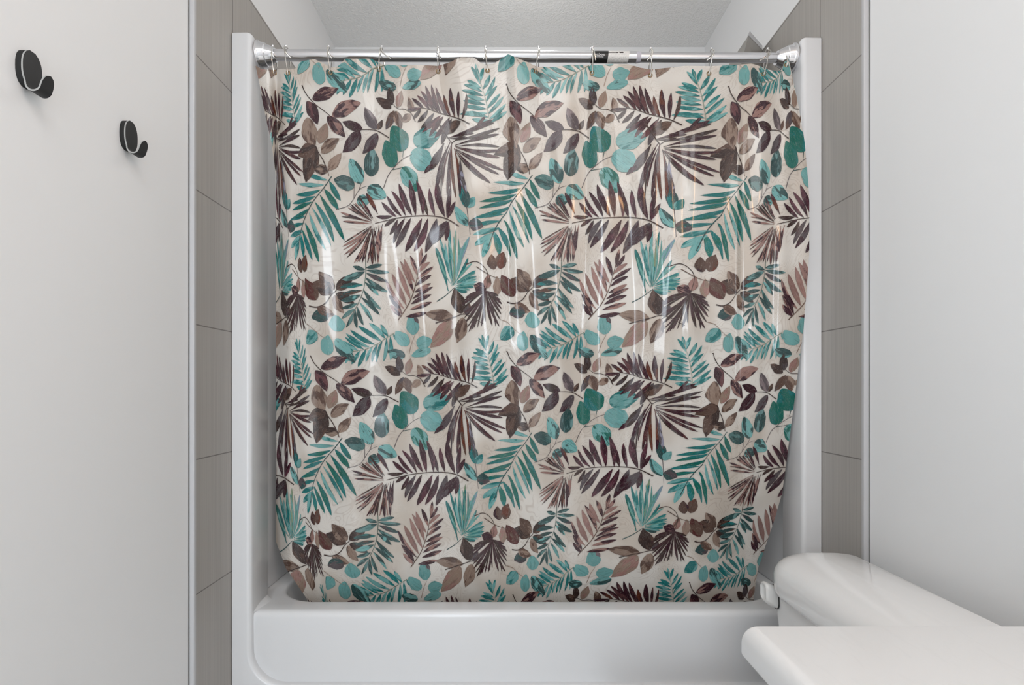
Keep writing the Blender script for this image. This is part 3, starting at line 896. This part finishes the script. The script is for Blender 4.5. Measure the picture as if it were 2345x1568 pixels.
M_PRINT = mat('printed_leaf_vinyl', (1, 1, 1, 1), ROUGH, spec=0.52)
t = NT(M_PRINT)
luvn = t.attr('leaf_uv').outputs['Vector']
ta = t.attr('tint_a').outputs['Color']
tb = t.attr('tint_b').outputs['Color']
blot = t.noise(t.scale(luvn, (26, 60, 1)), 1, 1, 0.5, 0.3)
hatch = t.noise(t.scale(luvn, (38, 420, 1)), 1, 2, 0.5, 0.5)
f1 = t.math('MAXIMUM', t.ramp(blot, 0.52, 0.58), t.math('MULTIPLY', t.ramp(hatch, 0.56, 0.64), t.ramp(blot, 0.36, 0.5)))
c = t.mix(1.0, t.mix(f1, ta, tb), (0.80, 0.80, 0.80, 1), 'MULTIPLY')
vein = t.ramp(t.math('ABSOLUTE', t.math('SUBTRACT', t.noise(t.scale(luvn, (60, 240, 1.7)), 1, 1, 0.5, 1.4), 0.5)), 0.020, 0.004)
c = t.mix(t.math('MULTIPLY', vein, 0.16), c, srgb(214, 206, 196))
dk = t.ramp(t.noise(t.scale(luvn, (40, 380, 2.3)), 1, 2), 0.56, 0.66)
c = t.mix(t.math('MULTIPLY', dk, 0.5), c, t.mix(1.0, c, (0.5, 0.47, 0.47, 1), 'MULTIPLY'))
t.l(c, t.b.inputs['Base Color'])

curtain = empty('shower_curtain', tuple(unproj(1200, 160, 1.33)))
tag(curtain, 'glossy vinyl shower curtain printed with teal, brown and maroon palm leaves, tucked into the tub', 'shower curtain')
link_mesh('curtain_cloth', me, [M_CLOTH, M_PRINT], curtain)
# projected pixels of the cloth grid, for placing eyelets
gpx = VX + base_v[:, 0] * F / base_v[:, 1]
gpy = VY - (base_v[:, 2] - CZ) * F / base_v[:, 1]


def cloth_at(x, y):
    k = np.argmin((gpx - x) ** 2 + (gpy - y) ** 2)
    return Vector(base_v[k]), Vector(base_n[k])


# ------------------------------------------------------------------ rod
RD = 1.336
def rodz(x):
    return float(np.interp(x, [640, 1720], [CZ + (VY - 126.5) * RD / F, CZ + (VY - 133) * RD / F]))
def rodp(x):
    return Vector(((x - VX) * RD / F, RD, rodz(x)))


rod = empty('shower_curtain_rod', tuple(rodp(1180)))
tag(rod, 'chrome tension shower rod spanning the alcove above the leafy curtain', 'curtain rod')
bm = bmesh.new()
pa = Vector((PX0 + 0.03, RD, rodz(600))); pb = rodp(1457)
tube(bm, [pa, pb], 0.0140, 40)
from_bm('outer_tube', bm, M_ROD, rod, angle=40)
bm = bmesh.new()
tube(bm, [rodp(1450), Vector((PX1 - 0.03, RD, rodz(1815)))], 0.0122, 40)
from_bm('inner_tube', bm, M_ROD, rod, angle=40)
bm = bmesh.new()
tube(bm, [rodp(1456), rodp(1466)], [0.0142, 0.0130], 40)
from_bm('collar', bm, M_PLAST, rod, angle=40)
FL = [(0.0, 0.001), (0.0, 0.034), (0.003, 0.0352), (0.006, 0.0345), (0.008, 0.032), (0.012, 0.0305), (0.022, 0.0285), (0.024, 0.0275), (0.025, 0.0255), (0.034, 0.0225), (0.040, 0.0195), (0.044, 0.0175), (0.046, 0.0165), (0.046, 0.0142)]
for sx, xx, px in ((1, PX0, 600), (-1, PX1, 1815)):
    bm = bmesh.new()
    lathe_x(bm, FL, (xx + sx * 0.0002, RD, rodz(px)), sx)
    from_bm('end_flange', bm, M_CHROME, rod, angle=35)


def wrap_patch(bm, xa, xb, r, a0, a1, skew=0.0, n=20):
    """sheet wrapped on the rod between px xa..xb; angle 0 faces the room, + is up"""
    rows = []
    for k in range(n + 1):
        a = math.radians(a0 + (a1 - a0) * k / n)
        rows.append([bm.verts.new((((x + skew * math.sin(a)) - VX) * RD / F, RD - r * math.cos(a), rodz(x) + r * math.sin(a))) for x in (xa, (xa + xb) / 2, xb)])
    for a, b in zip(rows, rows[1:]):
        for k in range(2):
            bm.faces.new((a[k], a[k + 1], b[k + 1], b[k]))


bm = bmesh.new(); wrap_patch(bm, 1353.5, 1391, 0.01425, -180, 178, 1.2, 48)
lb = from_bm('black_sticker', bm, M_LBLACK, rod); lb['label'] = 'black sticker with small white lettering'
bm = bmesh.new(); wrap_patch(bm, 1389, 1438.5, 0.01422, -150, 120, 1.2, 40)
lw = from_bm('white_sticker', bm, M_LWHITE, rod); lw['label'] = 'white sticker with fine grey print'


def rod_text(txt, xpx, zoff, size, m, parent):
    cu = bpy.data.curves.new('sticker_text', 'FONT')
    cu.body = txt
    cu.size = size
    cu.align_x = 'LEFT'
    ob = bpy.data.objects.new('sticker_text', cu)
    dg = bpy.context.evaluated_depsgraph_get()
    col.objects.link(ob)
    bpy.context.view_layer.update()
    dg = bpy.context.evaluated_depsgraph_get()
    tm = bpy.data.meshes.new_from_object(ob.evaluated_get(dg))
    bpy.data.objects.remove(ob)
    rr = 0.01440
    for v in tm.vertices:
        a = (v.co.y + zoff) / rr
        x = (xpx - VX) * RD / F + v.co.x
        v.co = Vector((x, RD - rr * math.cos(a), rodz(xpx) + rr * math.sin(a)))
    tm.name = 'lettering'
    return link_mesh('lettering', tm, m, parent)


rod_text('ettbons', 1360.5, -0.0045, 0.0088, M_LTEXT, lb)
rod_text('assembly tips', 1361, -0.0085, 0.0042, M_LTEXT, lb)
bm = bmesh.new()
wrap_patch(bm, 1390.5, 1412, 0.0144, 8, 14, 0, 3)
wrap_patch(bm, 1409, 1414, 0.0144, 8, 20, 0, 3)
wrap_patch(bm, 1416, 1425, 0.0144, 8, 26, 0, 3)
from_bm('print_block', bm, M_LDARK, lw)

# ------------------------------------------------------------------ shower hooks and eyelets
HOOKS = [  # x at rod, x at eyelet, y eyelet, lean of the free prong (px), bead rings?
    (626, 628, 168, 5, 1), (656, 661, 168, 12, 1), (753, 757, 168, 8, 1), (874, 868, 160, 20, 1), (1003, 1003, 164, 4, 5), (1111, 1116, 160, -6, 1),
    (1233, 1227, 164, -5, 1), (1356, 1355, 168, 3, 2), (1489, 1488, 173, -12, 1), (1628, 1622, 168, -16, 1), (1756, 1747, 172, -24, 1), (1793, 1800, 150, -4, 2)]
HL = ['leftmost wire hook on the shower rod, next to the left end flange', 'second wire hook from the left, close beside the leftmost one',
      'third wire hook from the left on the shower rod', 'fourth wire hook from the left, at the end of a teal frond', 'fifth wire hook from the left, with a chain of bright beads',
      'sixth wire hook from the left, just left of the tall curtain peak', 'seventh wire hook from the left, just right of the tall curtain peak',
      'wire hook standing tall against the black sticker on the rod', 'wire hook just right of the joint in the shower rod', 'third wire hook from the right, on the thin part of the rod',
      'second wire hook from the right, in front of the tiled wedge', 'rightmost wire hook, beaded, against the right end flange']
for i, (xr, xe, ye, lean, beads) in enumerate(HOOKS):
    cp, cn = cloth_at(xe, ye)
    # eyelet in the cloth
    bm = bmesh.new()
    ring = []
    zax = Vector((0, 0, 1)); side = cn.cross(zax).normalized(); upv = side.cross(cn).normalized()
    pts = [cp + cn * 0.0012 + (side * math.cos(a) + upv * math.sin(a)) * 0.0048 for a in np.linspace(0, 2 * math.pi, 25)]
    tube(bm, pts, 0.0013, 8, cap=False)
    from_bm('eyelet', bm, M_BRASS, curtain)
    # hook
    rc = rodp(xr)
    R = 0.0140
    hk = empty('shower_hook', tuple(rc + Vector((0, 0, R))))
    tag(hk, HL[i], 'shower hook', 'double wire hooks holding up the shower curtain')
    w = 0.0014
    topz = rc.z + R + 0.0085
    bm = bmesh.new()
    front = rc.y - R - 0.003
    A_ = [cp + Vector((0, 0.004, -0.004)), cp + Vector((0, -0.003, -0.004)), cp + Vector((0, -0.006, 0.003)),
          Vector((cp.x * .7 + rc.x * .3, min(cp.y - 0.004, front), cp.z * .5 + (rc.z - R) * .5)), Vector((rc.x * .8 + cp.x * .2, front, rc.z)),
          Vector((rc.x, front + 0.004, rc.z + R * .8)), Vector((rc.x, rc.y - 0.004, topz)), Vector((rc.x + 0.001, rc.y + 0.008, topz - .002)),
          Vector((rc.x + 0.002, rc.y + R + 0.003, rc.z + 0.003)), Vector((rc.x + 0.001, rc.y + R + 0.002, rc.z - R - 0.008))]
    tube(bm, smooth_path(A_, 7), w, 8)
    from_bm('wire', bm, M_WIRE, hk)
    dx = lean * RD / F
    bm = bmesh.new()
    B_ = [Vector((rc.x + 0.001, rc.y - 0.002, topz - 0.001)), Vector((rc.x + 0.0025, front + 0.003, rc.z + R * .75)), Vector((rc.x + 0.003 + dx * .1, front - 0.001, rc.z)),
          Vector((rc.x + 0.003 + dx * .45, front, rc.z - R * .6)), Vector((rc.x + 0.003 + dx, front + 0.003, rc.z - R * 1.15))]
    tube(bm, smooth_path(B_, 7), w, 8)
    ball(bm, B_[-1], 0.0019)
    from_bm('prong', bm, M_WIRE, hk)
    if beads == 5:
        spots = [((cp.x * .3 + rc.x * .7, front - 0.001, rc.z + zz), 0.0032) for zz in (-0.002, -0.0095, -0.017)] + [((rc.x, rc.y - 0.003, topz), 0.0028)]
    else:
        spots = [((rc.x + 0.0005, rc.y - 0.005, topz - 0.0005), 0.0031)]
        if beads == 2: spots.append(((rc.x - 0.004, rc.y - 0.006, topz - 0.003), 0.0029))
    for c_, r_ in spots:
        bm = bmesh.new()
        ball(bm, c_, r_)
        from_bm('bead', bm, M_CHROME, hk)

# ------------------------------------------------------------------ coat hooks on the left wall
def coat_hook(yc, zc, label):
    h = empty('coat_hook', (XL, yc, zc))
    tag(h, label, 'wall hook', 'black hooks stuck on the left wall')
    # foam pad: oval, 9 mm thick
    def oval(a, zz, hw, ht):
        return (hw * math.copysign(abs(math.cos(a)) ** .8, math.cos(a)), ht * math.copysign(abs(math.sin(a)) ** .8, math.sin(a)) + zz)
    bm = bmesh.new()
    loops = []
    for x, s in ((0.0, 1.0), (0.0075, 1.0), (0.0082, .97)):
        lp = []
        for k in range(40):
            a = 2 * math.pi * k / 40
            oy, oz = oval(a, 0.004, 0.0155 * s, 0.0275 * s)
            lp.append((XL + x, yc + oy, zc + oz))
        loops.append(lp)
    loft(bm, loops, True, True)
    from_bm('adhesive_pad', bm, M_FOAM, h, angle=40)
    # bent strip: path in (x, z), half width along the wall
    path = []
    for k in range(14):                                   # flat plate
        s = k / 13
        z = 0.0315 - 0.052 * s
        q = (z - 0.004) / 0.0285
        hw = 0.0155 * math.sqrt(max(0.0, 1 - min(1, abs(q)) ** 2.4))
        if q < 0: hw = max(hw, 0.0105)
        path.append((0.0088, z, max(hw, 0.0012)))
    cx, cz, rr = 0.0088 + 0.0122, -0.0205, 0.0122
    for k in range(1, 15):                                # round bottom
        a = math.radians(180 + 150 * k / 14)
        path.append((cx + rr * math.cos(a), cz + rr * math.sin(a), 0.0105 - 0.001 * k / 14))
    lx, lz, _ = path[-1]
    for k in range(1, 9):
        s = k / 8
        path.append((lx + 0.0070 * s, lz + 0.0215 * s, 0.0095 * math.sqrt(max(0.01, 1 - max(0, (s - .25) / .75) ** 2.2))))
    th = 0.0026
    bm = bmesh.new()
    nP = len(path)
    L_, R_ = [], []
    for k, (px, pz, hw) in enumerate(path):
        a = path[max(k - 1, 0)]; b = path[min(k + 1, nP - 1)]
        tx, tz = b[0] - a[0], b[1] - a[1]
        ln2 = math.hypot(tx, tz)
        nx, nz = -tz / ln2, tx / ln2                     # inner side normal
        L_.append([bm.verts.new((XL + px, yc + sgn * hw, zc + pz)) for sgn in (-1, 1)])
        R_.append([bm.verts.new((XL + px + nx * th, yc + sgn * hw, zc + pz + nz * th)) for sgn in (-1, 1)])
    for k in range(nP - 1):
        f = bm.faces.new((L_[k][0], L_[k][1], L_[k + 1][1], L_[k + 1][0])); f.material_index = 0
        f = bm.faces.new((R_[k][0], R_[k + 1][0], R_[k + 1][1], R_[k][1])); f.material_index = 0
        for sgn in (0, 1):
            f = bm.faces.new((L_[k][sgn], L_[k + 1][sgn], R_[k + 1][sgn], R_[k][sgn])); f.material_index = 1
    for k in (0, nP - 1):
        f = bm.faces.new((L_[k][0], L_[k][1], R_[k][1], R_[k][0])); f.material_index = 1
    from_bm('bent_hook', bm, [M_HOOKB, M_HOOKE], h, angle=50)
    return h


coat_hook(0.755, 1.5245, 'black coat hook on the left wall, the higher and larger-looking one at photo left')
coat_hook(0.953, 1.525, 'black coat hook on the left wall, the smaller-looking one nearer the tiled strip')

# ------------------------------------------------------------------ toilet
toilet = empty('toilet', (0.72, 0.95, 0.0))
tag(toilet, 'white porcelain toilet against the right wall, its tank lid showing behind the countertop', 'toilet')
bm = bmesh.new()
def rloop(x0, x1, y0, y1, r, z, n=96):
    return [(x, y, z) for x, y in rrect(x0, x1, y0, y1, r, n)]
lid = []
for ins, z in ((0.018, 0.575), (0.006, 0.581), (0.001, 0.590), (0.0, 0.602), (0.0, 0.626), (0.003, 0.637), (0.010, 0.648), (0.021, 0.657), (0.036, 0.664), (0.055, 0.670), (0.075, 0.674), (0.09, 0.676)):
    lid.append(rloop(0.602 + ins, 0.794 - min(ins, 0.03) * .6, 0.66 + ins, 1.212 - ins * .8, max(0.094 - ins * .8, 0.02), z))
loft(bm, lid, True, True)
from_bm('tank_lid', bm, M_PORC, toilet, angle=70)
bm = bmesh.new()
loft(bm, [rloop(0.655, 0.80, 0.72, 1.16, 0.03, 0.34), rloop(0.64, 0.80, 0.70, 1.194, 0.035, 0.40), rloop(0.627, 0.80, 0.69, 1.204, 0.025, 0.5735), rloop(0.629, 0.80, 0.692, 1.202, 0.025, 0.5755)], True, True)
from_bm('tank', bm, M_PORC, toilet, angle=60)
# flush lever on the far end of the tank front
lever_loops = []
LY, LZ, LX = 1.182, 0.561, 0.6265
for dx, s_ in ((0.0, .92), (0.008, .95), (0.016, .94), (0.022, .90), (0.0262, .80), (0.0278, .68), (0.0255, .55), (0.023, .42), (0.022, .28)):
    lever_loops.append([(LX - dx, LY + y, LZ + z + dx * 0.45) for y, z in rrect(-0.019 * s_, 0.019 * s_, -0.027 * s_, 0.027 * s_, 0.0145 * s_, 64)])
bm = bmesh.new(); loft(bm, lever_loops, True, True)
lv_ = from_bm('flush_lever', bm, M_LEVER, toilet, angle=60)
bm = bmesh.new()
loft(bm, [[(x, LY + y, LZ + z) for y, z in rrect(-0.0186, 0.0186, -0.0262, 0.0262, 0.014, 64)] for x in (LX - 0.0012, LX + 0.0008)], True, True)
from_bm('lever_gap_shade', bm, M_SHADE, lv_, angle=40)  # thin dark plate stands in for the shaded gap behind the lever
# bowl, below the picture
bm = bmesh.new()
def eloop(cx, cy, rx, ry, z, n=48):
    return [(cx + rx * math.cos(2 * math.pi * k / n), cy + ry * math.sin(2 * math.pi * k / n), z) for k in range(n)]
loft(bm, [eloop(0.46, 0.95, 0.20, 0.11, 0.0), eloop(0.46, 0.95, 0.19, 0.10, 0.10), eloop(0.43, 0.95, 0.21, 0.14, 0.22), eloop(0.40, 0.95, 0.25, 0.165, 0.33), eloop(0.40, 0.95, 0.25, 0.165, 0.345)], True, True)
box(bm, 0.50, 0.79, 0.82, 1.08, 0.0, 0.345, 0.03)
from_bm('bowl', bm, M_PORC, toilet, angle=60)
bm = bmesh.new()
loft(bm, [eloop(0.40, 0.95, 0.252, 0.168, 0.346), eloop(0.40, 0.95, 0.255, 0.170, 0.355), eloop(0.40, 0.95, 0.245, 0.160, 0.362)], True, True)
from_bm('seat_cover', bm, M_LEVER, toilet, angle=60)

# ------------------------------------------------------------------ vanity
van = empty('vanity', (0.55, 0.15, 0.0))
tag(van, 'vanity with a plain white rounded countertop at the lower right corner', 'vanity')
bm = bmesh.new()
cx0, cx1, cy0, cy1, zt, th = 0.259, XR - 0.0005, -0.35, 0.562, 0.786, 0.035
prof = []                                                # (inset, z) rounded top, small round bottom
for a in range(0, 91, 10):
    prof.append((0.015 - 0.015 * math.sin(math.radians(a)), zt - 0.019 + 0.019 * math.cos(math.radians(a))))
for a in range(0, 91, 15):
    prof.append((0.006 - 0.006 * math.cos(math.radians(a)), zt - th + 0.006 - 0.006 * math.sin(math.radians(a))))
lps = []
for ins, z in prof:
    lps.append([(cx0 + ins, cy0 + ins, z), (cx1, cy0 + ins, z), (cx1, cy1 - ins * .25, z)] + [(x, y, z) for x, y in [(cx0 + ins + 0.004 - 0.004 * math.sin(math.radians(a)), cy1 - ins * .25 - 0.004 + 0.004 * math.cos(math.radians(a))) for a in (0, 30, 60, 90)]])
loft(bm, lps, True, True)
from_bm('countertop', bm, M_COUNT, van, angle=45)
bm = bmesh.new()
box(bm, 0.312, XR - 0.0005, -0.34, 0.535, 0.09, zt - th, 0.001, 1)
box(bm, 0.36, XR - 0.0005, -0.34, 0.535, 0.0, 0.09)
from_bm('cabinet', bm, M_CAB, van, smooth=False)
for y0, y1 in ((-0.33, 0.10), (0.104, 0.53)):
    bm = bmesh.new(); box(bm, 0.294, 0.312, y0, y1, 0.10, zt - th - 0.01, 0.003, 2)
    from_bm('cabinet_door', bm, M_CAB, van)
